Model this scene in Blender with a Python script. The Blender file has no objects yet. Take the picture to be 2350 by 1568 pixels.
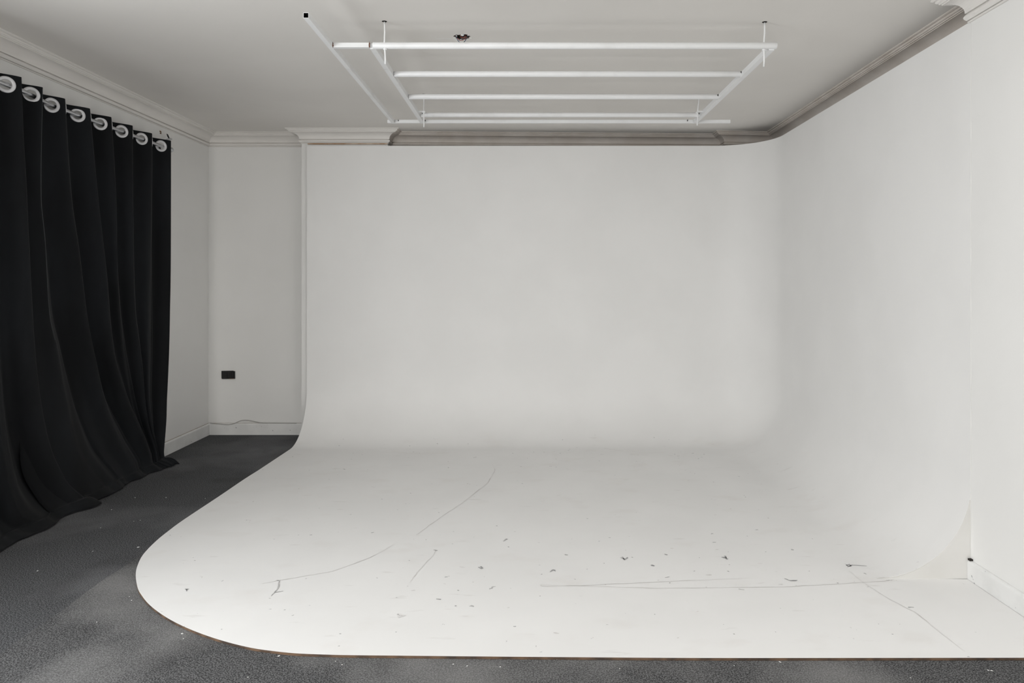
import bpy, bmesh, math, random
from mathutils import Vector, Matrix
random.seed(4)
S = bpy.context.scene
C = S.collection
# ------------------------------------------------------------------ camera
F, CX, CY, H = 1640.0, 1212.0, 648.0, 1.42      # focal length px, principal point px, eye height m
cam = bpy.data.cameras.new('camera'); camo = bpy.data.objects.new('camera', cam); C.objects.link(camo)
cam.sensor_width = 36; cam.lens = 36 * F / 2350
cam.shift_x = -(CX - 1175) / 2350; cam.shift_y = -(784 - CY) / 2350
cam.clip_start = 0.02
camo.location = (0, 0, H); camo.rotation_euler = (math.radians(90), 0, 0)
S.camera = camo
S.view_settings.view_transform = 'Standard'; S.view_settings.look = 'None'
S.view_settings.gamma = 1; S.view_settings.use_curve_mapping = False
S.view_settings.exposure = -0.03
# ------------------------------------------------------------------ world and daylight
W = bpy.data.worlds.new('world'); S.world = W; W.use_nodes = True
W.node_tree.nodes['Background'].inputs[0].default_value = (0.86, 0.93, 1.0, 1)
W.node_tree.nodes['Background'].inputs[1].default_value = 0.15
def area(name, loc, rot, sx, sy, power, col):
    l = bpy.data.lights.new(name, 'AREA'); l.shape = 'RECTANGLE'; l.size = sx; l.size_y = sy
    l.energy = power; l.color = col
    o = bpy.data.objects.new(name, l); C.objects.link(o); o.location = loc; o.rotation_euler = rot
    return o
R90 = math.radians(90)
LIGHTS = [  # daylight through the two windows, two unseen fill lights added below the ceiling to brighten the room: name, location, rotation, size, watts, colour
 ('daylight_rear', (-1.90, -2.59, 1.30), (R90, 0, 0), 1.4, 1.8, 140, (1, .98, .945)),
 ('daylight_side', (-3.07, 1.60, 1.50), (0, -R90, 0), 1.4, 1.6, 90, (.935, .97, 1)),
 ('fill_light_left', (-1.9, 1.5, 2.74), (0, 0, 0), .6, 1.2, 13, (1, .99, .97)),
 ('fill_light_right', (1.6, 1.4, 2.74), (0, 0, 0), .6, 1.2, 18, (1, .99, .98)),
]
for n_, l_, r_, sx_, sy_, p_, c_ in LIGHTS:
    if r_ is None:
        q_ = bpy.data.lights.new(n_, 'POINT'); q_.energy = p_; q_.color = c_; q_.shadow_soft_size = sx_
        q_ = bpy.data.objects.new(n_, q_); C.objects.link(q_); q_.location = l_
    else: area(n_, l_, r_, sx_, sy_, p_, c_)

# ------------------------------------------------------------------ helpers
def P(x, y, D): return Vector(((x - CX) * D / F, D, H + (CY - y) * D / F))
def FL(x, y, z=0.0):
    D = (H - z) * F / (y - CY); return Vector(((x - CX) * D / F, D, z))
def link(name, me, mat, parent=None, smooth=False):
    o = bpy.data.objects.new(name, me); C.objects.link(o)
    for m in (mat if isinstance(mat, (list, tuple)) else [mat]): me.materials.append(m)
    if parent: o.parent = parent
    if smooth:
        for p in me.polygons: p.use_smooth = True
    return o
def obj(name, bm, mat, parent=None, smooth=False, keep=False):
    if not keep: bmesh.ops.recalc_face_normals(bm, faces=bm.faces)
    me = bpy.data.meshes.new(name); bm.to_mesh(me); bm.free()
    return link(name, me, mat, parent, smooth)
def tag(o, label=None, cat=None, group=None, kind=None):
    if label: o['label'] = label
    if cat: o['category'] = cat
    if group: o['group'] = group
    if kind: o['kind'] = kind
    return o
def empty(name, loc):
    o = bpy.data.objects.new(name, None); C.objects.link(o); o.location = loc; return o
def box(bm, a, b, mi=0):
    vs = [bm.verts.new((x, y, z)) for z in (a[2], b[2]) for y in (a[1], b[1]) for x in (a[0], b[0])]
    for f in ((0,1,3,2),(4,5,7,6),(0,1,5,4),(2,3,7,6),(0,2,6,4),(1,3,7,5)):
        bm.faces.new([vs[i] for i in f]).material_index = mi
    return vs
def frame_at(d):
    d = d.normalized(); up = Vector((0,0,1)) if abs(d.z) < .9 else Vector((1,0,0))
    a = d.cross(up).normalized(); b = a.cross(d).normalized(); return a, b
def tube(bm, pts, r, n=16, caps=True, mi=0):
    pts = [Vector(p) for p in pts]; rings = []
    for i, p in enumerate(pts):
        d = (pts[min(i+1, len(pts)-1)] - pts[max(i-1, 0)])
        a, b = frame_at(d); rr = r[i] if isinstance(r, (list, tuple)) else r
        rings.append([bm.verts.new(p + a*rr*math.cos(2*math.pi*k/n) + b*rr*math.sin(2*math.pi*k/n)) for k in range(n)])
    for q, w in zip(rings, rings[1:]):
        for k in range(n): bm.faces.new((q[k], q[(k+1)%n], w[(k+1)%n], w[k])).material_index = mi
    if caps:
        bm.faces.new(rings[0][::-1]).material_index = mi; bm.faces.new(rings[-1]).material_index = mi
def square_tube(bm, p0, p1, s, wall=.0016, hollow=True, hmi=1):
    """square steel profile, open ended"""
    p0, p1 = Vector(p0), Vector(p1); a, b = frame_at(p1-p0); h = s/2
    def ring(p, h): return [bm.verts.new(p + a*h*u + b*h*v) for u, v in ((-1,-1),(1,-1),(1,1),(-1,1))]
    o0, o1 = ring(p0, h), ring(p1, h)
    for k in range(4): bm.faces.new((o0[k], o0[(k+1)%4], o1[(k+1)%4], o1[k]))
    if hollow:
        i0, i1 = ring(p0, h-wall), ring(p1, h-wall)
        for k in range(4):
            bm.faces.new((i0[k], i1[k], i1[(k+1)%4], i0[(k+1)%4])).material_index = hmi
            bm.faces.new((o0[k], i0[k], i0[(k+1)%4], o0[(k+1)%4])); bm.faces.new((o1[k], o1[(k+1)%4], i1[(k+1)%4], i1[k]))
    else:
        bm.faces.new(o0[::-1]); bm.faces.new(o1)
def interp(t, xs, ys):
    if t <= xs[0]: return ys[0]
    for i in range(1, len(xs)):
        if t <= xs[i]:
            k = (t-xs[i-1])/(xs[i]-xs[i-1]); return ys[i-1]+(ys[i]-ys[i-1])*k
    return ys[-1]
def spl(t, xs, ys):
    """monotone-ish cubic through the points"""
    n = len(xs)
    if t <= xs[0]: return ys[0]
    if t >= xs[-1]: return ys[-1]
    i = max(j for j in range(n-1) if xs[j] <= t)
    def m(j):
        if j == 0: return (ys[1]-ys[0])/(xs[1]-xs[0])
        if j == n-1: return (ys[-1]-ys[-2])/(xs[-1]-xs[-2])
        return (ys[j+1]-ys[j-1])/(xs[j+1]-xs[j-1])
    h = xs[i+1]-xs[i]; k = (t-xs[i])/h
    return (2*k**3-3*k*k+1)*ys[i]+(k**3-2*k*k+k)*h*m(i)+(-2*k**3+3*k*k)*ys[i+1]+(k**3-k*k)*h*m(i+1)
# ------------------------------------------------------------------ materials
def mat(name, col, rough=.6, metal=0, sheen=0, col2=None, nscale=8, ndet=4, lo=.4, hi=.6, bump=0, bscale=60, bdist=.002, spec=.5, stretch=None):
    m = bpy.data.materials.new(name); m.use_nodes = True; N = m.node_tree.nodes; L = m.node_tree.links
    b = N['Principled BSDF']; b.inputs['Base Color'].default_value = (*col, 1)
    b.inputs['Roughness'].default_value = rough; b.inputs['Metallic'].default_value = metal
    b.inputs['Specular IOR Level'].default_value = spec
    if sheen: b.inputs['Sheen Weight'].default_value = sheen; b.inputs['Sheen Roughness'].default_value = .5
    tc = N.new('ShaderNodeTexCoord'); src = tc.outputs['Object']
    if stretch:
        mp = N.new('ShaderNodeMapping'); L.new(src, mp.inputs[0]); mp.inputs['Scale'].default_value = stretch; src = mp.outputs[0]
    if col2:
        n = N.new('ShaderNodeTexNoise'); n.inputs['Scale'].default_value = nscale; n.inputs['Detail'].default_value = ndet
        L.new(src, n.inputs['Vector']); r = N.new('ShaderNodeValToRGB'); L.new(n.outputs['Fac'], r.inputs[0])
        r.color_ramp.elements[0].position = lo; r.color_ramp.elements[1].position = hi
        r.color_ramp.elements[0].color = (*col, 1); r.color_ramp.elements[1].color = (*col2, 1)
        L.new(r.outputs[0], b.inputs['Base Color'])
    if bump:
        n2 = N.new('ShaderNodeTexNoise'); n2.inputs['Scale'].default_value = bscale; n2.inputs['Detail'].default_value = 5
        L.new(src, n2.inputs['Vector']); bp = N.new('ShaderNodeBump'); bp.inputs['Strength'].default_value = bump
        bp.inputs['Distance'].default_value = bdist; L.new(n2.outputs['Fac'], bp.inputs['Height']); L.new(bp.outputs[0], b.inputs['Normal'])
    return m
def mixnoise(m, col, scale, lo, hi, det=6, stretch=None, offs=(0,0,0), maxf=1.0, floor=False):
    """lay another stain colour over a material's base colour"""
    N = m.node_tree.nodes; L = m.node_tree.links; b = N['Principled BSDF']
    tc = N.new('ShaderNodeTexCoord'); mp = N.new('ShaderNodeMapping'); L.new(tc.outputs['Object'], mp.inputs[0])
    mp.inputs['Location'].default_value = offs
    if stretch: mp.inputs['Scale'].default_value = stretch
    n = N.new('ShaderNodeTexNoise'); n.inputs['Scale'].default_value = scale; n.inputs['Detail'].default_value = det
    L.new(mp.outputs[0], n.inputs['Vector'])
    r = N.new('ShaderNodeMapRange'); r.inputs[1].default_value = lo; r.inputs[2].default_value = hi; r.inputs[4].default_value = maxf
    L.new(n.outputs['Fac'], r.inputs[0])
    fac = r.outputs[0]
    if floor:                                  # dirt trodden into the walked-on part only
        g_ = N.new('ShaderNodeNewGeometry'); sp = N.new('ShaderNodeSeparateXYZ'); L.new(g_.outputs['Position'], sp.inputs[0])
        r2 = N.new('ShaderNodeMapRange'); r2.inputs[1].default_value = .03; r2.inputs[2].default_value = .12; r2.inputs[3].default_value = 1; r2.inputs[4].default_value = 0
        L.new(sp.outputs['Z'], r2.inputs[0]); mu = N.new('ShaderNodeMath'); mu.operation = 'MULTIPLY'
        L.new(fac, mu.inputs[0]); L.new(r2.outputs[0], mu.inputs[1]); fac = mu.outputs[0]
    mx = N.new('ShaderNodeMix'); mx.data_type = 'RGBA'; L.new(fac, mx.inputs[0])
    sock = b.inputs['Base Color']
    if sock.is_linked: L.new(sock.links[0].from_socket, mx.inputs[6])
    else: mx.inputs[6].default_value = sock.default_value
    mx.inputs[7].default_value = (*col, 1); L.new(mx.outputs[2], sock)
M = {}
M['wall'] = mat('wall_paint', (.82,.815,.80), .75, col2=(.845,.84,.825), nscale=1.3, bump=.12, bscale=180, bdist=.001)
M['ceiling'] = mat('ceiling_paint', (.77,.745,.71), .85, col2=(.80,.775,.74), nscale=1.1, bump=.1, bscale=140, bdist=.001)
M['cornice'] = mat('cornice_paint', (.78,.755,.725), .7, col2=(.81,.785,.755), nscale=3)
M['cornice_dull'] = mat('cornice_dull_brown', (.60,.545,.495), .75, col2=(.66,.61,.565), nscale=5)  # darker, browner tone for the cornices above and behind the cyclorama
M['stain'] = mat('stained_caulk', (.34,.19,.09), .85, col2=(.55,.43,.33), nscale=9)
M['crack'] = mat('cracked_paint', (.42,.36,.31), .8, col2=(.12,.09,.07), nscale=18, lo=.5, hi=.7)
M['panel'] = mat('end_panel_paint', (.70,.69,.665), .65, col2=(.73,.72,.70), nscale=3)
M['skirting'] = mat('skirting_paint', (.80,.80,.79), .5, col2=(.74,.74,.73), nscale=6)
mixnoise(M['skirting'], (.18,.18,.19), 34, .69, .73, 3, (1,1,1))
M['cyc'] = mat('cyclorama_paint', (.835,.83,.82), .55, col2=(.86,.855,.845), nscale=1.6, bump=.08, bscale=60, bdist=.001)
mixnoise(M['cyc'], (.74,.71,.68), 3.2, .58, .80, 8, (1,1.5,1), (3,1,0), .4, floor=True)
mixnoise(M['cyc'], (.66,.64,.62), 9, .67, .73, 8, (.5,2.2,1), (7,2,0), .4, floor=True)
mixnoise(M['cyc'], (.35,.35,.35), 26, .735, .755, 3, (1,1,1), (1,5,0), .8, floor=True)
M['scratch'] = mat('scratch_grey', (.24,.24,.25), .8, col2=(.55,.54,.53), nscale=14, lo=.35, hi=.65)
M['faint'] = mat('scratch_faint', (.62,.60,.58), .8, col2=(.79,.78,.77), nscale=10, lo=.35, hi=.6)
M['boardedge'] = mat('board_edge_brown', (.06,.042,.032), .85, col2=(.17,.105,.065), nscale=12)
def carpet(name, a, b, dust, amount, thr):
    m = mat(name, a, .95, col2=b, nscale=190, ndet=6, lo=.42, hi=.61, bump=.3, bscale=240, bdist=.003, spec=.15)
    mixnoise(m, dust, 1.4, thr, thr+.28, 9, None, (2,9,0), amount)
    mixnoise(m, (.030,.028,.028), 2.6, .55, .75, 6, None, (5,3,0), .4)
    mixnoise(m, (.36,.36,.36), 130, .72, .80, 2, None, (1,0,0), .55)
    return m
M['carpet'] = carpet('carpet_charcoal', (.030,.031,.033), (.150,.152,.158), (.21,.21,.218), .55, .46)
M['carpet2'] = carpet('carpet_dusty', (.036,.036,.037), (.165,.165,.168), (.33,.325,.32), .55, .44)
M['cloth'] = mat('curtain_black', (.0036,.0042,.0052), .85, sheen=.04, col2=(.0075,.0088,.0108), nscale=3, bump=.25, bscale=500, bdist=.0008, spec=.2, stretch=(1,1,.4))
M['hem'] = mat('curtain_thread', (.05,.055,.06), .8)
M['ring'] = mat('eyelet_silver', (.72,.72,.74), .32, metal=.25)
M['chrome'] = mat('rod_chrome', (.55,.56,.58), .25, metal=.9)
M['darkmetal'] = mat('dark_bracket', (.02,.02,.022), .4, metal=.5)
M['black'] = mat('black_plastic', (.006,.006,.007), .35, bump=.2, bscale=80)
M['brass'] = mat('brass_edge', (.20,.13,.07), .5)
M['whitemetal'] = mat('white_enamel', (.86,.865,.87), .38, col2=(.80,.80,.80), nscale=5, lo=.55, hi=.7, bump=.06, bscale=60)
mixnoise(M['whitemetal'], (.52,.48,.45), 14, .73, .78, 4, (.4,3,3), (0,2,1), .6)
M['inside'] = mat('tube_inside', (.004,.004,.004), .9)
M['rust'] = mat('rust', (.20,.07,.03), .9, col2=(.07,.04,.03), nscale=90)
M['cable'] = mat('cable_grey', (.42,.41,.39), .6)
M['blue'] = mat('wire_blue', (.03,.07,.13), .5); M['red'] = mat('wire_red', (.35,.06,.03), .5)
M['plaster'] = mat('plaster_white', (.82,.82,.80), .9, bump=.5, bscale=60)
M['dark'] = mat('void_dark', (.02,.017,.015), .95)
M['cavity'] = mat('cavity_plaster', (.30,.27,.24), .95, col2=(.03,.025,.02), nscale=30)
M['plug'] = mat('wall_plug_brown', (.30,.18,.08), .8, col2=(.12,.07,.04), nscale=60)
# ------------------------------------------------------------------ the setting
CZ = H + 1.380                       # ceiling height
XL, DL = -2.979, 6.66                # left wall, far-left back wall
XR, DE = 2.096, 3.383                # near right wall and where it ends
path_back = [(XL, DL), (-2.062, DL), (-2.058, 6.495), (-1.275, 6.495), (-1.275, 6.636), (1.827, 6.75), (1.827, 6.616), (2.303, 6.66)]
path_alcove = [(2.303, 6.66), (2.25, DE)]
path_right = [(XR, DE), (XR, -2.5)]
path_left = [(XL, -2.5), (XL, DL)]
def wall(name, pts, t=.12, z0=-.0, z1=CZ):
    """strip of wall, room side on the right of the path, extruded outwards"""
    bm = bmesh.new(); n = len(pts); out = []
    P2 = [Vector(p) for p in pts]
    for i in range(n):
        ns = []
        for a, b in ((i-1, i), (i, i+1)):
            if a >= 0 and b < n:
                d = (P2[b]-P2[a]).normalized(); ns.append(Vector((-d.y, d.x)))
        m = sum(ns, Vector((0,0))).normalized(); k = m.dot(ns[0]); out.append(P2[i]+m*t/max(k,.5))
    def col(p): return bm.verts.new((p.x, p.y, z0)), bm.verts.new((p.x, p.y, z1))
    I = [col(p) for p in P2]; O = [col(p) for p in out]
    for i in range(n-1):
        bm.faces.new((I[i][0], I[i][1], I[i+1][1], I[i+1][0])); bm.faces.new((O[i][0], O[i+1][0], O[i+1][1], O[i][1]))
        bm.faces.new((I[i][1], O[i][1], O[i+1][1], I[i+1][1])); bm.faces.new((I[i][0], I[i+1][0], O[i+1][0], O[i][0]))
    for j in (0, n-1): bm.faces.new((I[j][0], O[j][0], O[j][1], I[j][1]))
    o = obj(name, bm, M['wall']); tag(o, kind='structure'); return o
wall('wall_back', path_back)
wall('wall_alcove', path_alcove, .1)
wall('wall_right', path_right, .28)
# left wall with a window opening behind the camera
def wall_open(name, boxes):
    bm = bmesh.new()
    for a, b in boxes: box(bm, a, b)
    return tag(obj(name, bm, M['wall']), kind='structure')
T = .12
wall_open('wall_left', [((XL-T, 2.4, 0), (XL, DL+T, CZ)), ((XL-T, -2.5, 0), (XL, .8, CZ)), ((XL-T, .8, 0), (XL, 2.4, .8)), ((XL-T, .8, 2.2), (XL, 2.4, CZ))])
wall_open('wall_rear', [((XL-T, -2.5-T, 0), (-2.6, -2.5, CZ)), ((-1.2, -2.5-T, 0), (XR+T, -2.5, CZ)), ((-2.6, -2.5-T, 0), (-1.2, -2.5, .4)), ((-2.6, -2.5-T, 2.2), (-1.2, -2.5, CZ))])
def window_frame(name, x0, x1, n, z0, z1, place):
    bm = bmesh.new(); w = .05
    box(bm, place(x0, 0, z0), place(x1, .05, z0+w)); box(bm, place(x0, 0, z1-w), place(x1, .05, z1))
    for i in range(n+1):
        x = x0 + (x1-x0-w)*i/n; box(bm, place(x, .004, z0+w), place(x+w, .046, z1-w))
    tag(obj(name, bm, M['skirting']), kind='structure')
window_frame('window_1', -2.6, -1.2, 2, .4, 2.2, lambda a, b, c: (a, -2.57+b, c))
window_frame('window_2', .8, 2.4, 2, .8, 2.2, lambda a, b, c: (XL-.07+b, a, c))
bm = bmesh.new(); box(bm, (XL-T, -2.62, -.12), (2.45, 6.9, 0)); tag(obj('floor', bm, M['carpet']), kind='structure')
# ceiling with the ragged hole round the loose wires
hc = Vector((-.370, 4.02)); rim = []
for k in range(28):
    a = 2*math.pi*k/28; r = .043 + random.uniform(-.009, .008)
    rim.append((hc.x + r*1.05*math.cos(a), hc.y + r*math.sin(a)))
bm = bmesh.new()
corn = [(XL-T, -2.62), (2.45, -2.62), (2.45, 6.9), (XL-T, 6.9)]
ov = [bm.verts.new((x, y, CZ)) for x, y in corn]; iv = [bm.verts.new((x, y, CZ)) for x, y in rim]
iu = [bm.verts.new((hc.x+(x-hc.x)*1.15, hc.y+(y-hc.y)*1.15, CZ+.03)) for x, y in rim]
st = [15, 21, 27, 7]                 # rim vertices shared by neighbouring fans
for c in range(4):
    a, b = st[c], st[(c+1) % 4]
    i = a
    while i % 28 != b % 28:
        bm.faces.new((ov[c], iv[i % 28], iv[(i+1) % 28])) ; i += 1
    bm.faces.new((ov[c], iv[b % 28], ov[(c+1) % 4]))
for k in range(28): bm.faces.new((iv[k], iv[(k+1) % 28], iu[(k+1) % 28], iu[k])).material_index = 1
f = bm.faces.new(iu); f.material_index = 2
# slab above
t = [bm.verts.new((x, y, CZ+.14)) for x, y in corn]; bm.faces.new(t)
for k in range(4): bm.faces.new((ov[k], ov[(k+1) % 4], t[(k+1) % 4], t[k]))
o = obj('ceiling', bm, [M['ceiling'], M['cavity'], M['dark']], keep=True); tag(o, kind='structure')
# ------------------------------------------------------------------ cornices
def profile(p, d):
    """(offset from wall, drop from ceiling) of the moulding, wall end first"""
    q = [(0, 1), (.06, 1), (.085, .985), (.085, .955), (.03, .95), (.03, .925), (.11, .92)]
    for k in range(0, 7):                      # lower bead, bulging
        a = math.pi*k/6; q.append((.12+.07*math.sin(a), .91-.19*k/6))
    q += [(.07, .715), (.07, .69), (.15, .685), (.15, .66)]
    for k in range(0, 11):                     # the large cove
        a = math.radians(90*k/10); q.append((.15+.57*(1-math.cos(a)), .655-.405*math.sin(a)))
    q += [(.72, .215), (.79, .21), (.79, .175)]
    for k in range(0, 6):
        a = math.radians(90*k/5); q.append((.80+.09*math.sin(a), .165-.06*(1-math.cos(a))))
    q += [(.88, .075), (.95, .07), (.97, .06), (1.0, .045), (1.0, 0)]
    return [(a*p, b*d) for a, b in q]
def sweep(name, pts, prof, z, m, up=-1, start_dir=None, end_dir=None):
    P2 = [Vector(p) for p in pts]; n = len(P2); bm = bmesh.new(); rows = []
    for i in range(n):
        ns = []
        for a, b in ((i-1, i), (i, i+1)):
            d = None
            if a >= 0 and b < n: d = (P2[b]-P2[a]).normalized()
            elif a < 0 and start_dir: d = Vector(start_dir)
            elif b >= n and end_dir: d = Vector(end_dir)
            if d is not None: ns.append(Vector((d.y, -d.x)))
        mm = sum(ns, Vector((0,0))).normalized(); k = max(mm.dot(ns[0]), .3)
        rows.append([bm.verts.new((P2[i].x+mm.x*o/k, P2[i].y+mm.y*o/k, z+up*q)) for o, q in prof] + [bm.verts.new((P2[i].x-mm.x*.002, P2[i].y-mm.y*.002, z))])
    m_ = len(rows[0])
    for a, b in zip(rows, rows[1:]):
        for j in range(m_): bm.faces.new((a[j], a[(j+1) % m_], b[(j+1) % m_], b[j]))
    bm.faces.new(rows[0]); bm.faces.new(rows[-1][::-1])
    return tag(obj(name, bm, m), kind='structure')
sweep('trim_1', [(XL, -2.5)] + path_back[:4], profile(.118, .120), CZ, M['cornice'], end_dir=(0, 1))
sweep('trim_3', path_back[3:] + [(2.25, DE)], profile(.118, .120), CZ, M['cornice_dull'], start_dir=(1, 0))
# brown water stained caulk below the cornice of the left pier
bm = bmesh.new(); box(bm, (-2.00, 6.482, CZ-.1275), (-1.277, 6.4945, CZ-.1185)); tag(obj('trim_4', bm, M['stain']), kind='structure')
# caulk bead down the corner where the near right wall meets the cyclorama
bm = bmesh.new(); tube(bm, [(XR-.0012+.0006*math.sin(k*1.9), DE-.0012, .1165+2.535*k/30) for k in range(31)], [.0010+.0004*math.sin(k*2.7) for k in range(31)], 6)
tag(obj('trim_5', bm, M['wall']), kind='structure')
sweep('trim_2', [(2.25, DE), (XR, DE), (XR, -2.5)], profile(.122, .150), CZ, M['cornice'])
# skirting boards
def skirt(name, pts, h, t=.017):
    prof = [(0, 0), (t, 0), (t, h-.012), (t-.004, h-.004), (t-.009, h), (0, h)]
    return sweep(name, pts, prof, 0, M['skirting'], up=1)
skirt('baseboard_left', path_left, .108)
skirt('baseboard_back', [(XL, DL), (-2.062, DL)], .108)
skirt('baseboard_right', [(XR, DE), (XR, -2.5)], .106)
bm = bmesh.new(); box(bm, (XL+.002, DL-.0085, .1078), (-2.066, DL-.0015, .1092)); tag(obj('trim_6', bm, M['crack']), kind='structure')
bm = bmesh.new(); box(bm, (XL+.0015, 5.0, .1078), (XL+.0085, 6.64, .1094)); tag(obj('trim_7', bm, M['crack']), kind='structure')
# second carpet sheet, dustier, butted along a seam
bm = bmesh.new(); n = 60; L0, L1 = [], []
for i in range(n+1):
    y = -2.4 + (6.3+2.4)*i/n; L0.append((-2.012+.006*math.sin(i*1.7)+.004*math.sin(i*.6), y))
vs = [bm.verts.new((x, y, .0045)) for x, y in L0] + [bm.verts.new((2.07, y, .0045)) for x, y in L0]
for i in range(n): bm.faces.new((vs[i], vs[i+n+1], vs[i+n+2], vs[i+1]))
lo = [bm.verts.new((x-.003, y, .0002)) for x, y in L0]
for i in range(n): bm.faces.new((lo[i], vs[i], vs[i+1], lo[i+1])).material_index = 1
e = [vs[0], vs[n+1]]; f0 = [bm.verts.new((v.co.x, v.co.y, .0002)) for v in e]; bm.faces.new((e[0], f0[0], f0[1], e[1]))
o = obj('carpet_sheet', bm, [M['carpet2'], M['dark']])
tag(o, 'dusty lighter grey carpet sheet in the foreground, seam beside the curtain side carpet', 'carpet')
# ------------------------------------------------------------------ cyclorama
ZF, R, ZT = .015, .455, H + 1.236
bd = []                              # boundary in plan: back wall, rounded corner, right wall
A0, A1 = Vector((-2.003, 6.47)), Vector((2.150, 6.47)); B1 = Vector((XR+.0015, DE+.001))
dirB = (B1 - A1).normalized(); ra = .47
ang = math.acos((Vector((-1,0))).dot(dirB)); tl = ra/math.tan(ang/2)
s1 = A1 + Vector((-1,0))*tl; s2 = A1 + dirB*tl
cen = s1 + Vector((0,-1))*ra
NB = 22
for i in range(NB): bd.append((A0.lerp(s1, i/NB), Vector((0,-1))))
a0 = math.atan2(s1.y-cen.y, s1.x-cen.x); a1 = math.atan2(s2.y-cen.y, s2.x-cen.x)
for i in range(19):
    a = a0+(a1-a0)*i/18; q = Vector((math.cos(a), math.sin(a))); bd.append((cen+q*ra, -q))
nr = bd[-1][1]
for i in range(1, 15): bd.append((s2.lerp(B1, i/14), nr))
prof = [(0, ZT - (ZT-ZF-R)*k/8) for k in range(8)]
NA = 18
for k in range(NA+1):
    a = math.radians(90*k/NA); prof.append((R*.995*(1-math.cos(a)), ZF+R*(1-math.sin(a))))
prof.append((R+.008, ZF))
def sheet(bm, off):
    g_ = []
    for p, nn in bd:
        r_ = []
        for j, (t, z) in enumerate(prof):
            d = (prof[min(j+1, len(prof)-1)][0]-prof[max(j-1, 0)][0], prof[min(j+1, len(prof)-1)][1]-prof[max(j-1, 0)][1])
            l = math.hypot(*d); nx, nz = d[1]/l, -d[0]/l           # points behind the sheet
            r_.append(bm.verts.new((p.x+nn.x*(t+nx*off), p.y+nn.y*(t+nx*off), z+nz*off)))
        g_.append(r_)
    return g_
TH = .0098
bm = bmesh.new(); grid = sheet(bm, 0); back = sheet(bm, TH)
for G_, fl in ((grid, 0), (back, 1)):
    for a, b in zip(G_, G_[1:]):
        for j in range(len(prof)-1):
            q = (a[j], b[j], b[j+1], a[j+1]) if not fl else (a[j], a[j+1], b[j+1], b[j])
            bm.faces.new(q).smooth = True
def strip(A, B, flip=False, mi=2):
    A2 = [bm.verts.new(v.co) for v in A]; B2 = [bm.verts.new(v.co) for v in B]
    for k in range(len(A)-1):
        q = (A2[k], A2[k+1], B2[k+1], B2[k]); bm.faces.new(q[::-1] if flip else q).material_index = mi
strip([g_[0] for g_ in grid], [g_[0] for g_ in back]); strip(grid[0], back[0], True, 0); strip(grid[-1], back[-1], False, 0)
# outline of the floor sheet, from the back left round the big rounded corner to the right wall
edge_px = [(592.2,1080),(560,1100.3),(500,1141),(421,1193.4),(385,1220),(357,1243),(328.5,1273),(315,1300),(311.5,1322),(316,1350),(326,1368),(340,1385.5),(362,1404),(391.5,1423),(430,1442),(476.6,1460),(525,1475),(578.7,1487.7),(630,1495),(681,1500),(740,1502.5),(800,1504),(950,1505.5),(1100,1507),(1350,1509),(1600,1510.5),(1900,1510.5),(2350,1510)]
edge = [FL(x, y, ZF) for x, y in edge_px]
dense = []
for i in range(len(edge)-1):
    p0, p1, p2, p3 = edge[max(i-1,0)], edge[i], edge[i+1], edge[min(i+2, len(edge)-1)]
    for k in range(4):
        t = k/4; dense.append(.5*((2*p1)+(p2-p0)*t+(2*p0-5*p1+4*p2-p3)*t*t+(3*p1-p0-3*p2+p3)*t**3))
dense.append(edge[-1])
inner = [g[-1] for g in grid]
outp = [Vector((p.x, p.y, ZF)) for p in dense] + [Vector((XR-.0185, dense[-1].y, ZF)), Vector((XR-.0185, DE-.002, ZF))]
loopc = [v.co.copy() for v in inner[::-1]] + outp
loop = [bm.verts.new(c) for c in loopc]
face = bm.faces.new(loop); face.normal_update()
if face.normal.z < 0: face.normal_flip()
bmesh.ops.triangulate(bm, faces=[face], ngon_method='EAR_CLIP')
up_ = [bm.verts.new(c) for c in outp]; dn_ = [bm.verts.new(c-Vector((0,0,TH))) for c in outp]
for k in range(len(outp)-1): bm.faces.new((up_[k], dn_[k], dn_[k+1], up_[k+1])).material_index = 2
me = bpy.data.meshes.new('cyclorama'); bm.to_mesh(me); bm.free()
root = empty('cyclorama', (0, 4.5, 0))
tag(root, 'white painted studio cyclorama, curved floor and walls filling the room', 'backdrop')
cy = link('backdrop_sheet', me, [M['cyc'], M['cyc'], M['boardedge']])
cy.parent = root; cy.matrix_parent_inverse = Matrix.Translation((0,-4.5,0))
def sub(o, r): o.parent = r; o.matrix_parent_inverse = Matrix.Translation(-r.location); return o
# closing panel under the curve at the near right end
bm = bmesh.new(); pp = []
for k in range(NA+1):
    a = math.radians(90*k/NA); pp.append((min(B1.x - (R*(1-math.cos(a))), XR), ZF+R*(1-math.sin(a)) - .002))
pp = [q for q in pp if q[1] > ZF+.0005 and q[0] < XR-.0008] + [(B1.x-R+.01, ZF)]
cor = (XR+.003, ZF); pp = [(XR+.003, pp[0][1])] + pp
fr = [bm.verts.new((x, DE+.0005, z)) for x, z in pp]+[bm.verts.new((cor[0], DE+.001, cor[1]))]
bk = [bm.verts.new((v.co.x, DE+.014, v.co.z)) for v in fr]
bm.faces.new(fr); bm.faces.new(bk[::-1])
for k in range(len(fr)): bm.faces.new((fr[k], bk[k], bk[(k+1) % len(fr)], fr[(k+1) % len(fr)]))
sub(obj('end_panel', bm, M['panel']), root)['label'] = 'greyish closing panel below the curve'
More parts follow.
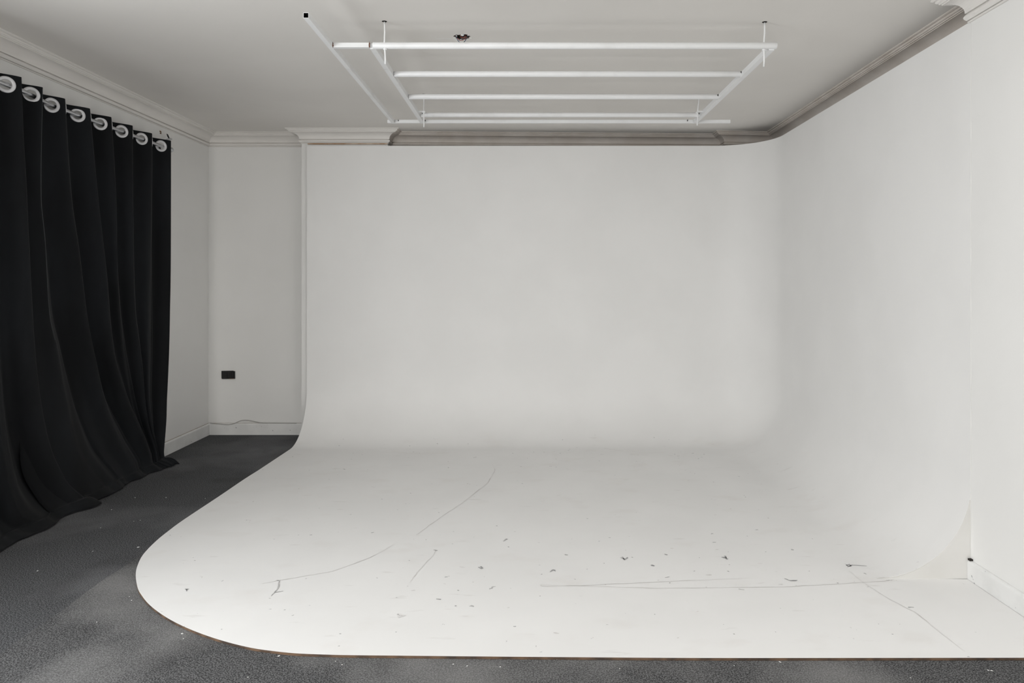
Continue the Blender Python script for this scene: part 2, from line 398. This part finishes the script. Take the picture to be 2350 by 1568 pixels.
# scratches, cracks and scuffs in the floor paint
bm = bmesh.new()
def stroke(pts, w, mi=0):
    v = [FL(x, y, ZF+.0012) for x, y in pts]; rows = []
    for i, p in enumerate(v):
        d = v[min(i+1, len(v)-1)]-v[max(i-1, 0)]; d.normalize(); s = Vector((-d.y, d.x, 0))
        ww = w*(.35+.65*math.sin(math.pi*(i+.5)/len(v)))*random.uniform(.6, 1.3)/2
        rows.append((bm.verts.new(p+s*ww), bm.verts.new(p-s*ww)))
    for a, b in zip(rows, rows[1:]): bm.faces.new((a[0], b[0], b[1], a[1])).material_index = mi
def wob(pts, n=6, a=.8):
    o = []
    for (x0, y0), (x1, y1) in zip(pts, pts[1:]):
        for k in range(n): o.append((x0+(x1-x0)*k/n+random.uniform(-a, a), y0+(y1-y0)*k/n+random.uniform(-a, a)*.6))
    return o+[pts[-1]]
stroke(wob([(1130,1066),(1136,1080),(1120,1108),(1060,1155),(1000,1195),(955,1228)]), .005, 1)
stroke(wob([(905,1250),(850,1280),(760,1312),(640,1332),(600,1340)]), .005, 1)
stroke(wob([(634,1332),(641,1333),(639,1350),(628,1362),(622,1368)], 3), .006)
stroke(wob([(630,1361),(641,1358),(650,1357)], 3), .006)
stroke(wob([(1948,1310),(1985,1340),(2040,1375),(2100,1405),(2150,1445),(2215,1496)]), .004, 1)
stroke(wob([(1938,1294),(1948,1300),(1955,1297),(1996,1300)], 3), .006)
stroke([(1942,1298),(1950,1295),(1952,1299),(1945,1301)], .008)
stroke(wob([(2052,1330),(2030,1334),(1800,1347),(1500,1350),(1240,1342)], 10), .004, 1)
stroke([(424,1352),(429,1352.5),(434,1352)], .006); stroke([(428,1352),(428.5,1357)], .007)
stroke(wob([(1158,1239),(1164,1237)], 3), .014); stroke([(1160,1240),(1155,1242)], .010)
stroke(wob([(1000,1262),(994,1275),(960,1310),(945,1330),(940,1338)], 5), .004, 1)
stroke([(995,1262),(1004,1264)], .008)
stroke(wob([(1320,1028),(1360,1025),(1430,1036)], 5), .006, 1)
stroke(wob([(1425,1280),(1435,1284),(1440,1279)], 3), .012); stroke([(1428,1278),(1434,1286)], .010)
stroke(wob([(1655,1279),(1668,1281)], 3), .012); stroke([(1664,1276),(1668,1284)], .008)
stroke(wob([(1800,1328),(1815,1333),(1830,1332)], 3), .010)
stroke(wob([(1495,1297),(1502,1299)], 3), .014); stroke(wob([(1524,1272),(1532,1274)], 3), .012)
stroke(wob([(1262,1313),(1270,1308),(1275,1311)], 3), .010); stroke([(1296,1273),(1303,1274)], .010)
stroke(wob([(1098,1302),(1106,1306)], 3), .012); stroke([(1103,1300),(1108,1305)], .010)
stroke(wob([(912,1409),(928,1413),(916,1416),(912,1410)], 3), .016, 1)
stroke([(1001,1375),(1012,1376)], .010); stroke([(1695,1352),(1708,1354)], .008); stroke([(458,1322),(464,1324),(463,1327)], .006, 1)
stroke(wob([(1240,1343),(1246,1346),(1330,1344),(1500,1336),(1720,1327)], 8), .004, 1)
stroke([(852,1223),(858,1222)], .008); stroke([(788,1076),(792,1078)], .006)
for k in range(70):
    x, y = random.gauss(1450, 330), random.choice([random.gauss(1290, 45), random.gauss(1045, 9), random.uniform(1060, 1480)])
    if not 620 < x < 2150 or y < 1030: continue
    l = random.uniform(3, 14); s = random.uniform(-.25, .25)
    if random.random() < .5: stroke(wob([(x, y), (x+l, y+l*s)], 3, .5), random.uniform(.004, .009), random.choice([0, 1, 1]))
    else: stroke([(x, y), (x+random.uniform(1.5, 4), y+random.uniform(-.6, .6))], random.uniform(.005, .012), random.choice([0, 1]))
for f in bm.faces:
    f.normal_update()
    if f.normal.z < 0: f.normal_flip()
sub(obj('floor_scuffs', bm, [M['scratch'], M['faint']], keep=True), root)['kind'] = 'stuff'
# ------------------------------------------------------------------ hanging rail grid under the ceiling
ZP = H + 1.2535
g = empty('ceiling_rail_grid', (.25, 4.6, CZ))
tag(g, 'white welded metal pipe grid hanging from the ceiling on thin rods', 'ceiling rail')
M_ = M['whitemetal']
for D, xa, xb in ((3.785, -.822, 1.316), (4.30, -.806, 1.284), (4.826, -.806, 1.284), (5.350, -.800, 1.284)):
    bm = bmesh.new(); r = .0175
    tube(bm, [(xa, D, ZP), (xa+.003, D, ZP), (xb-.003, D, ZP), (xb, D, ZP)], [r*.88, r, r, r*.88], 28)
    sub(obj('pipe', bm, M_, smooth=True), g)
for X in (-.823, 1.303):
    bm = bmesh.new(); s = .030
    square_tube(bm, (X if X < 0 else 1.291, 3.79, ZP-(.001 if X < 0 else .007)), (X if X < 0 else 1.300, 5.56, ZP-.001), s, hollow=False)
    sub(obj('side_bar', bm, M_), g)
bm = bmesh.new(); square_tube(bm, (-1.043, 3.355, ZP), (-1.053, 5.55, ZP), .0255); sub(obj('outer_bar', bm, [M_, M['inside']]), g)
bm = bmesh.new(); square_tube(bm, (-1.032, 3.785, ZP), (-.836, 3.785, ZP), .024, hollow=False); sub(obj('link_bar', bm, M_), g)
bm = bmesh.new(); square_tube(bm, (-1.096, 5.575, ZP), (1.575, 5.575, ZP), .024); sub(obj('rear_bar', bm, [M_, M['inside']]), g)
# rust and weld beads at the joints
def lump(c, r, n, name, m, lab):
    bm = bmesh.new(); bmesh.ops.create_icosphere(bm, subdivisions=3, radius=1)
    for v in bm.verts:
        k = 1+.45*math.sin(v.co.x*5+n)*math.sin(v.co.z*6+n*2); v.co = Vector((v.co.x*r[0]*k, v.co.y*r[1]*k, v.co.z*r[2]*k))+Vector(c)
    sub(obj(name, bm, m), g)['label'] = lab
for n, (x, y) in enumerate(((-1.031, 3.772), (-.838, 3.772))):
    lump((x, y, ZP), (.003, .003, .014), n, 'rust_spot', M['rust'], 'brown rusty weld joint')
for n, (x, y) in enumerate(((1.277, 4.282), (1.277, 4.808), (1.275, 5.332), (-.79, 5.335), (-.80, 5.56), (1.24, 5.56), (-1.01, 5.56))):
    lump((x, y, ZP+.006), (.003, .003, .006), n, 'weld_gap', M['dark'], 'dark unpainted weld gap')
for (xt, xb, D, yb) in ((-.760, -.756, 3.779, 147), (1.254, 1.249, 3.789, 153), (-.766, -.766, 5.245, 292), (1.258, 1.243, 5.26, 288)):
    bm = bmesh.new(); zb = H + (CY-yb)*D/F; pts = []
    for k in range(9):
        t = k/8; pts.append((xt+(xb-xt)*t+.0015*math.sin(t*9), D, CZ-.0005+(zb-CZ)*t))
    tube(bm, pts, .0045, 12)
    # fixing nut under the pipe
    rod = sub(obj('hanger_rod', bm, M_, smooth=True), g)
    bm = bmesh.new(); bmesh.ops.create_cone(bm, cap_ends=True, segments=6, radius1=.010, radius2=.010, depth=.007, matrix=Matrix.Translation((xb, D, ZP-.0215 if D < 4 else ZP-.006)))
    obj('nut', bm, M_, rod)
    bm = bmesh.new(); bmesh.ops.create_cone(bm, cap_ends=True, segments=9, radius1=.009, radius2=.014, depth=.003, matrix=Matrix.Translation((xt, D, CZ-.0016)))
    obj('ceiling_anchor', bm, M['dark'], rod)['label'] = 'dark drilled anchor at the ceiling'
for X, s in ((-.79, -1), (1.272, 1)):       # little brackets joining rear rods to the side bars
    bm = bmesh.new(); box(bm, (min(X-.02, X+.03)-.012, 5.236, ZP-.003), (X+.034, 5.252, ZP+.003))
    sub(obj('bracket', bm, M_), g)
# ------------------------------------------------------------------ loose wires and broken plaster at the ceiling
w = empty('loose_wires', (hc.x, hc.y, CZ))
tag(w, 'thin blue and red wires dangling from the broken ceiling hole', 'wires')
def arc(p0, p1, sag, n=16, side=0):
    o = []
    for k in range(n+1):
        t = k/n; q = Vector(p0).lerp(Vector(p1), t); q.z -= sag*(math.sin(math.pi*t)**.7); q.y += side*math.sin(math.pi*t); o.append(q)
    return o
for m, p0, p1, sag, sd, r in ((M['blue'], (-.040, -.01, .022), (.033, .0, .022), .062, -.01, .0017),
                          (M['red'], (-.045, .0, .022), (.035, .01, .024), .040, .0, .0013),
                          (M['blue'], (-.037, .01, .024), (.010, .0, .020), .036, .01, .0012),
                          (M['red'], (.026, -.01, .02), (-.018, .01, .025), .030, -.008, .0014)):
    bm = bmesh.new(); tube(bm, [q + hc.to_3d() + Vector((0,0,CZ)) for q in arc(p0, p1, sag, side=sd)], r, 8)
    sub(obj('wire', bm, m, smooth=True), w)['label'] = 'blue wire loop' if m is M['blue'] else 'red wire'
w = empty('plaster_shards', (hc.x, hc.y, CZ)); tag(w, 'ragged white plaster flakes around the ceiling hole', 'plaster')
for k in range(15):
    a = random.uniform(math.pi*.05, math.pi*.95) if k < 11 else random.uniform(math.pi, 2*math.pi)
    r = random.uniform(.036, .045); bm = bmesh.new(); c = Vector((hc.x+r*1.1*math.cos(a), hc.y+r*math.sin(a), CZ-.002))
    bmesh.ops.create_icosphere(bm, subdivisions=1, radius=random.uniform(.004, .008), matrix=Matrix.Translation(c) @ Matrix.Diagonal((1.3, .8, .6, 1)))
    for v in bm.verts: v.co += Vector([random.uniform(-.002, .002) for _ in range(3)])
    sub(obj('flake', bm, M['plaster']), w)
for k in range(7):
    bm = bmesh.new(); c = Vector((hc.x-.075-.012*k, hc.y+random.uniform(.01, .03), CZ-.0012))
    bmesh.ops.create_icosphere(bm, subdivisions=1, radius=.006, matrix=Matrix.Translation(c) @ Matrix.Diagonal((1.8, .7, .2, 1)))
    sub(obj('flake', bm, M['plaster']), w)
# ------------------------------------------------------------------ curtains
ZC = 2.556; ZE = 2.500; XV, XRD = -2.953, -2.866
def rx(z): return interp(z, [0, .10, .5, 1.2, 2.6], [-2.800, -2.815, -2.838, -2.855, -2.866])
def vx(z): return interp(z, [0, .08, .28, .6, 1.2, 2.6], [-2.832, -2.862, -2.915, -2.935, -2.945, -2.953])
def skew(D, z=3):
    k = min(1, max(0, (4.42-D)/.45)); return .060*k*k*(3-2*k)*min(1, z/1.6)
def ridge(top, pts, amp=((0, 1), (3, 1))):
    """fold line: depth at the top, then measured points -> (z, depth)"""
    zs = [(2.60, top)]
    for x, y in pts:
        z = 1.0
        D = 4.5
        for _ in range(25): D = .5*D+.5*(rx(z)+skew(D, z))*F/(x-CX); z = max(0, H+(CY-y)*D/F)
        zs.append((z, D))
    zs.sort(); zz = []; 
    for a in zs:
        if zz and a[0]-zz[-1][0] < .02: continue
        zz.append(a)
    return ([a for a, b in zz], [b for a, b in zz], [a for a, b in amp], [b for a, b in amp])
def rz(top, pts, amp=((0, 1), (3, 1))):
    pts = sorted(pts+[(2.6, top)]); return ([a for a, b in pts], [b for a, b in pts], [a for a, b in amp], [b for a, b in amp])
near_r = [rz(3.02, [(0, 3.2)]), rz(3.25, [(0, 3.45)]),
          rz(3.48, [(1.2, 3.55), (.5, 3.64), (0, 3.78)]),
          rz(3.715, [(1.2, 3.76), (.41, 3.86), (.13, 3.96), (.03, 4.10), (0, 4.12)]),
          ridge(3.955, [(55,330),(60,420),(66,560),(74,718),(84,852),(97,947),(118,1035),(135,1073),(155,1109),(190,1140),(200,1152)])]
far_r = [ridge(4.165, [(94,450),(103,545),(115,725),(130,794),(149,890),(172,985),(187,1035),(225,1095),(250,1120)], ((0,.5),(.4,.7),(1,1),(3,1))),
         ridge(4.413, [(162,450),(178,565),(206,775),(245,920),(285,1010),(315,1068)], ((0,.25),(.4,.4),(.9,1),(3,1))),
         ridge(4.663, [(224,450),(243,622),(264,813),(298,920),(337,1005),(352,1043)], ((0,.8),(.4,1),(3,1))),
         ridge(4.906, [(268,450),(275,641),(291,794),(322,930),(350,1020)], ((0,0),(.5,.1),(1.1,.8),(3,1))),
         ridge(5.177, [(306,450),(312,699),(329,832),(344,967),(362,1030)], ((0,.6),(3,1))),
         ridge(5.445, [(350,450),(350,832),(351,928),(367,1035)], ((0,.5),(3,1))),
         ridge(5.735, [(392,450),(390,750),(383,950),(376,1040)])]
NH, TOPROWS = 18, 34
levels = [ZC-.116*k/TOPROWS for k in range(TOPROWS+1)]
zt = levels[-1]
levels += [zt + (.05-zt)*((k/110)**.92) for k in range(1, 111)]
def curtain(name, ridges, first, last, label, hemfn, seam=None):
    """ridges from near to far; cloth runs from a start valley to the last ridge"""
    root = empty(name, (-2.90, (ridges[0][1][-1]+ridges[-1][1][-1])/2, 0))
    tag(root, label, 'curtain', 'black eyelet curtains on the left wall')
    bm = bmesh.new(); rows = []; cols = None
    def knots(z):
        Ds = [spl(z, r[0], r[1]) for r in ridges]; Am = [interp(z, r[2], r[3]) for r in ridges]
        for i in range(1, len(Ds)): Ds[i] = max(Ds[i], Ds[i-1]+.035)
        ks = [(Ds[0]-(first(z) if callable(first) else first), 0, 0)]
        for i, D in enumerate(Ds):
            ks.append((D, 1, Am[i]))
            if i < len(Ds)-1: ks.append(((D+Ds[i+1])/2, 0, 0))
        if last: ks.append((Ds[-1]+last, 0, 0))
        return ks
    def row(z, out=0, zz=None):
        ks = knots(max(z, .0)); r = []; base, top = vx(z), rx(z)
        for a, b in zip(ks, ks[1:]):
            for j in range(NH + (1 if b is ks[-1] else 0)):
                t = j/NH; D = a[0]+(b[0]-a[0])*t
                w = (1-math.cos(math.pi*t))/2; w = w*.55+t*.45
                if b[1]: h = b[2]*w
                else: h = a[2]*(1-w)
                h += .5*(1-(b[2] if b[1] else a[2]))*.9
                u = ks.index(a)+t; low = min(1, max(0, (2.35-z)/1.3))
                wob = .007*low*math.sin(u*4.4+.9*math.sin(z*1.7+u*.3))+.0035*low*math.sin(u*9.7-z*1.3)
                X = base+(top-base)*h + wob
                X += skew(D, z)
                e = hemfn(D) if out else 0
                q = Vector((X+out*e, D+out*.02, (z if zz is None else zz + (.008+.006*math.sin(D*31)+.03*math.exp(-((D-5.6)/.14)**2)+.022*math.exp(-((D-4.45)/.12)**2))*out*(1-out)*4)))
                r.append(q)
        return r
    def plan(z): return row(z)
    for z in levels: rows.append(row(z))
    for k in range(1, 10):
        t = k/9; rows.append(row(.05*(1-t)+.02*t, t, .05*(1-t)**2+.010))
    G = [[bm.verts.new(q) for q in r] for r in rows]
    # eyelet centres: middle of every panel between valley and ridge
    ks = knots(ZE); rr = row(ZE); centres = []
    for i in range(len(ks)-1):
        c = rr[i*NH+NH//2]; d = (rr[i*NH+NH//2+1]-rr[i*NH+NH//2-1]).normalized()
        centres.append((Vector((c.x, c.y, ZE)), d))
    nf = []
    for i in range(len(G)-1):
        for j in range(len(G[0])-1):
            c = (rows[i][j]+rows[i+1][j+1])/2
            if i < TOPROWS and any((c-e).length < .034 for e, _ in centres): continue
            bm.faces.new((G[i][j], G[i+1][j], G[i+1][j+1], G[i][j+1])).smooth = True
    o = obj('cloth', bm, [M['cloth']]); sub(o, root)
    so = o.modifiers.new('thick', 'SOLIDIFY'); so.thickness = .0022; so.offset = 0
    for e, d in centres:
        bm = bmesh.new(); n = Vector((d.y, -d.x, 0)); up = Vector((0,0,1)); prof = []
        for k in range(12):
            a = 2*math.pi*k/12; prof.append((.0365+.0095*math.cos(a), .0042*math.sin(a)))
        rings = []
        for s in range(36):
            a = 2*math.pi*s/36; rings.append([bm.verts.new(e+(d*math.cos(a)+up*math.sin(a))*p+n*q) for p, q in prof])
        for s in range(36):
            A, B = rings[s], rings[(s+1) % 36]
            for k in range(12): bm.faces.new((A[k], A[(k+1) % 12], B[(k+1) % 12], B[k]))
        sub(obj('eyelet', bm, M['ring'], smooth=True), root)
    if seam is not None:
        bm = bmesh.new(); pts = [rows[i][seam] + Vector((.0016, -.0008, 0)) for i in range(2, 96, 2)]
        tube(bm, pts, .0011, 5); sub(obj('stitching', bm, M['hem']), root)['label'] = 'pale stitched side hem'
    return root, rows
def hem_near(D): return max(.0, .035+.055*math.exp(-((D-4.5)/.14)**2)+.03*math.exp(-((D-4.0)/.12)**2)+.006*math.sin(D*19))
def hem_far(D): return max(0, .022+.075*math.exp(-((D-5.5)/.17)**2)+.006*math.sin(D*17+1)+.02*math.exp(-((D-4.75)/.15)**2))
curtain('blackout_curtain', near_r, .11, 0, 'black eyelet curtain panel nearest the camera, cropped by the left frame edge', hem_near)
curtain('blackout_curtain', far_r, lambda z: interp(z, [0, .5, 1.3, 2.6], [.55, .40, .14, .085]), 0, 'black eyelet curtain panel farther back, its hem swept towards the room corner', hem_far, seam=NH)
# ------------------------------------------------------------------ curtain rod
rr = empty('curtain_rod', (-2.91, 4.5, ZE)); tag(rr, 'thin chrome curtain rod threaded through the black curtain eyelets', 'curtain rod')
bm = bmesh.new(); tube(bm, [(-2.910+skew(2.95+2.85*k/40), 2.95+2.85*k/40, ZE) for k in range(41)], .0125, 20); sub(obj('pole', bm, M['chrome'], smooth=True), rr)
bm = bmesh.new(); tube(bm, [(-2.910, 5.80, ZE), (-2.910, 5.806, ZE), (-2.910, 5.822, ZE), (-2.910, 5.838, ZE), (-2.910, 5.842, ZE)], [.014, .019, .021, .016, .006], 20)
sub(obj('finial', bm, M['chrome'], smooth=True), rr)
for D in (5.775, 3.05):
    bm = bmesh.new(); box(bm, (-2.9785, D-.012, ZE-.055), (-2.974, D+.012, ZE+.03)); box(bm, (-2.975, D-.007, ZE-.024), (-2.900, D+.007, ZE-.014))
    tube(bm, [(-2.935, D, ZE-.016), (-2.918, D, ZE-.016)], .004, 8)
    sub(obj('wall_bracket', bm, M['darkmetal']), rr)
# broken black hook on top of the curtain end
hk = empty('broken_hook', P(386, 319, 5.71)); tag(hk, 'small dark broken metal hook sticking up above the far curtain end', 'hook')
def flat(bm, pts, D, t):
    a = [bm.verts.new(P(x, y, D)) for x, y in pts]; b = [bm.verts.new(P(x, y, D)+Vector((0,t,0))) for x, y in pts]
    bm.faces.new(a); bm.faces.new(b[::-1])
    for k in range(len(a)): bm.faces.new((a[k], b[k], b[(k+1) % len(a)], a[(k+1) % len(a)]))
bm = bmesh.new(); flat(bm, [(382.2,306.5),(385,308.5),(387,313),(388.8,317.2),(386.8,318),(383.8,313.5),(382.8,310)], 5.82, .006); sub(obj('tongue', bm, M['darkmetal']), hk)
bm = bmesh.new(); flat(bm, [(378,321),(383,318.3),(388,317),(391,316.8),(391.3,318.4),(388.5,320),(384,320.8)], 5.82, .03); sub(obj('arm', bm, M['chrome']), hk)
# brown wall plug hole
bm = bmesh.new(); c = Vector((XL+.0015, XL*F/(367.5-CX), 0)); c.z = H+(CY-303.5)*c.y/F
for dy, dz, sy, sz in ((0, .008, .010, .003), (.004, -.009, .010, .0035), (.009, 0, .003, .008), (-.004, .002, .004, .002)):
    box(bm, (c.x-.001, c.y+dy-sy, c.z+dz-sz), (c.x+.002, c.y+dy+sy, c.z+dz+sz))
tag(obj('wall_plug', bm, M['plug']), 'tiny brown wall plug hole above the black curtain', 'wall plug')
# ------------------------------------------------------------------ socket, cable
D = DL; a, b = P(510.2, 850.8, D), P(540, 869.6, D)
sc = empty('power_outlet', ((a.x+b.x)/2, D, (a.z+b.z)/2)); tag(sc, 'black double power outlet on the far left white wall', 'outlet')
w2, h2 = (b.x-a.x)/2, (a.z-b.z)/2
def bevbox(bm, a, b, r):
    vs = box(bm, a, b); es = list({e for v in vs for e in v.link_edges}); bmesh.ops.bevel(bm, geom=es, offset=r, segments=2, affect='EDGES')
for nm, x0, x1, z0, z1, d0, d1, m in (('mounting_frame', -w2, w2, -h2, h2*.86, .012, 0, 'black'), ('cover_plate', -w2, w2*.86, -h2*.86, h2, .020, .012, 'black'),
                                  ('socket', -w2*.72, -w2*.12, -h2*.6, h2*.7, .0235, .020, 'black'), ('socket', -w2*.02, w2*.6, -h2*.6, h2*.7, .0235, .020, 'black'), ('chipped_edge', w2*.12, w2*.9, -h2*1.0, -h2*.87, .018, .012, 'brass')):
    bm = bmesh.new(); bevbox(bm, (x0, -d0, z0), (x1, -d1, z1), .0012); o = obj(nm, bm, M[m]); o.parent = plate if nm == 'socket' else sc
    if nm == 'cover_plate': plate = o
    if nm == 'chipped_edge': o['label'] = 'brownish chipped lower edge'
sc.rotation_euler = (0, math.radians(-.8), 0)
bm = bmesh.new(); pts = [(482.5,971.3),(495,972.6),(507,973.6),(524,975),(531,974),(537.7,972),(549,967),(556,965),(562.6,964.6),(570,965.1),(578,966.7),(595,970.4),(603,971),(640,971.3),(680,971.6)]
tube(bm, [P(x, y, DL-.021) for x, y in pts], .0036, 10)
tag(obj('thin_cable', bm, M['cable'], smooth=True), 'thin grey cable running wavy along the back left baseboard', 'cable')
# dark notch where the right skirting meets the cyclorama end
bm = bmesh.new(); box(bm, (XR-.016, DE-.018, .1062), (XR-.0005, DE-.002, .114)); tag(obj('cable_clip', bm, M['dark']), 'tiny black clip at the right skirting corner by the cyclorama', 'clip')
# ------------------------------------------------------------------ plaster crumbs on the carpet
crumbs = [(310,1142),(307,1196),(322,1194),(471,1144),(381,1142),(256,1170),(231,1211),(213,1265),(317,1256),(222,1430),(86,1310),(302,1380),(297,1371),(421,1468),(425,1444),(418,1457),(594,1491),(569,1557),(1040,1527),(785,1528),(770,1520),(1278,1516),(1072,1531),(1507,1517),(1685,1530),(1790,1522),(2276,1542),(2090,1558),(2268,1541),(640,1508),(1148,1533),(1422,1537)]
proto = None
for i, (x, y) in enumerate(crumbs):
    p = FL(x, y, .002)
    r = random.uniform(.0016, .0036)
    if proto is None:
        bm = bmesh.new(); bmesh.ops.create_icosphere(bm, subdivisions=2, radius=1)
        for v in bm.verts: v.co *= random.uniform(.75, 1.15); v.co.z *= .5
        o = proto = obj('plaster_crumb', bm, M['plaster'])
        tag(o, 'tiny white plaster crumb lying on the dark carpet', 'crumb', 'plaster crumbs on the carpet')
    else:
        o = proto.copy(); C.objects.link(o)
    o.location = (p.x, p.y, (.0045 if p.x > -2.0 else 0) + r*.45)
    o.scale = (r*random.uniform(.8, 1.9), r, r*.9); o.rotation_euler = (0, 0, random.uniform(0, 3))
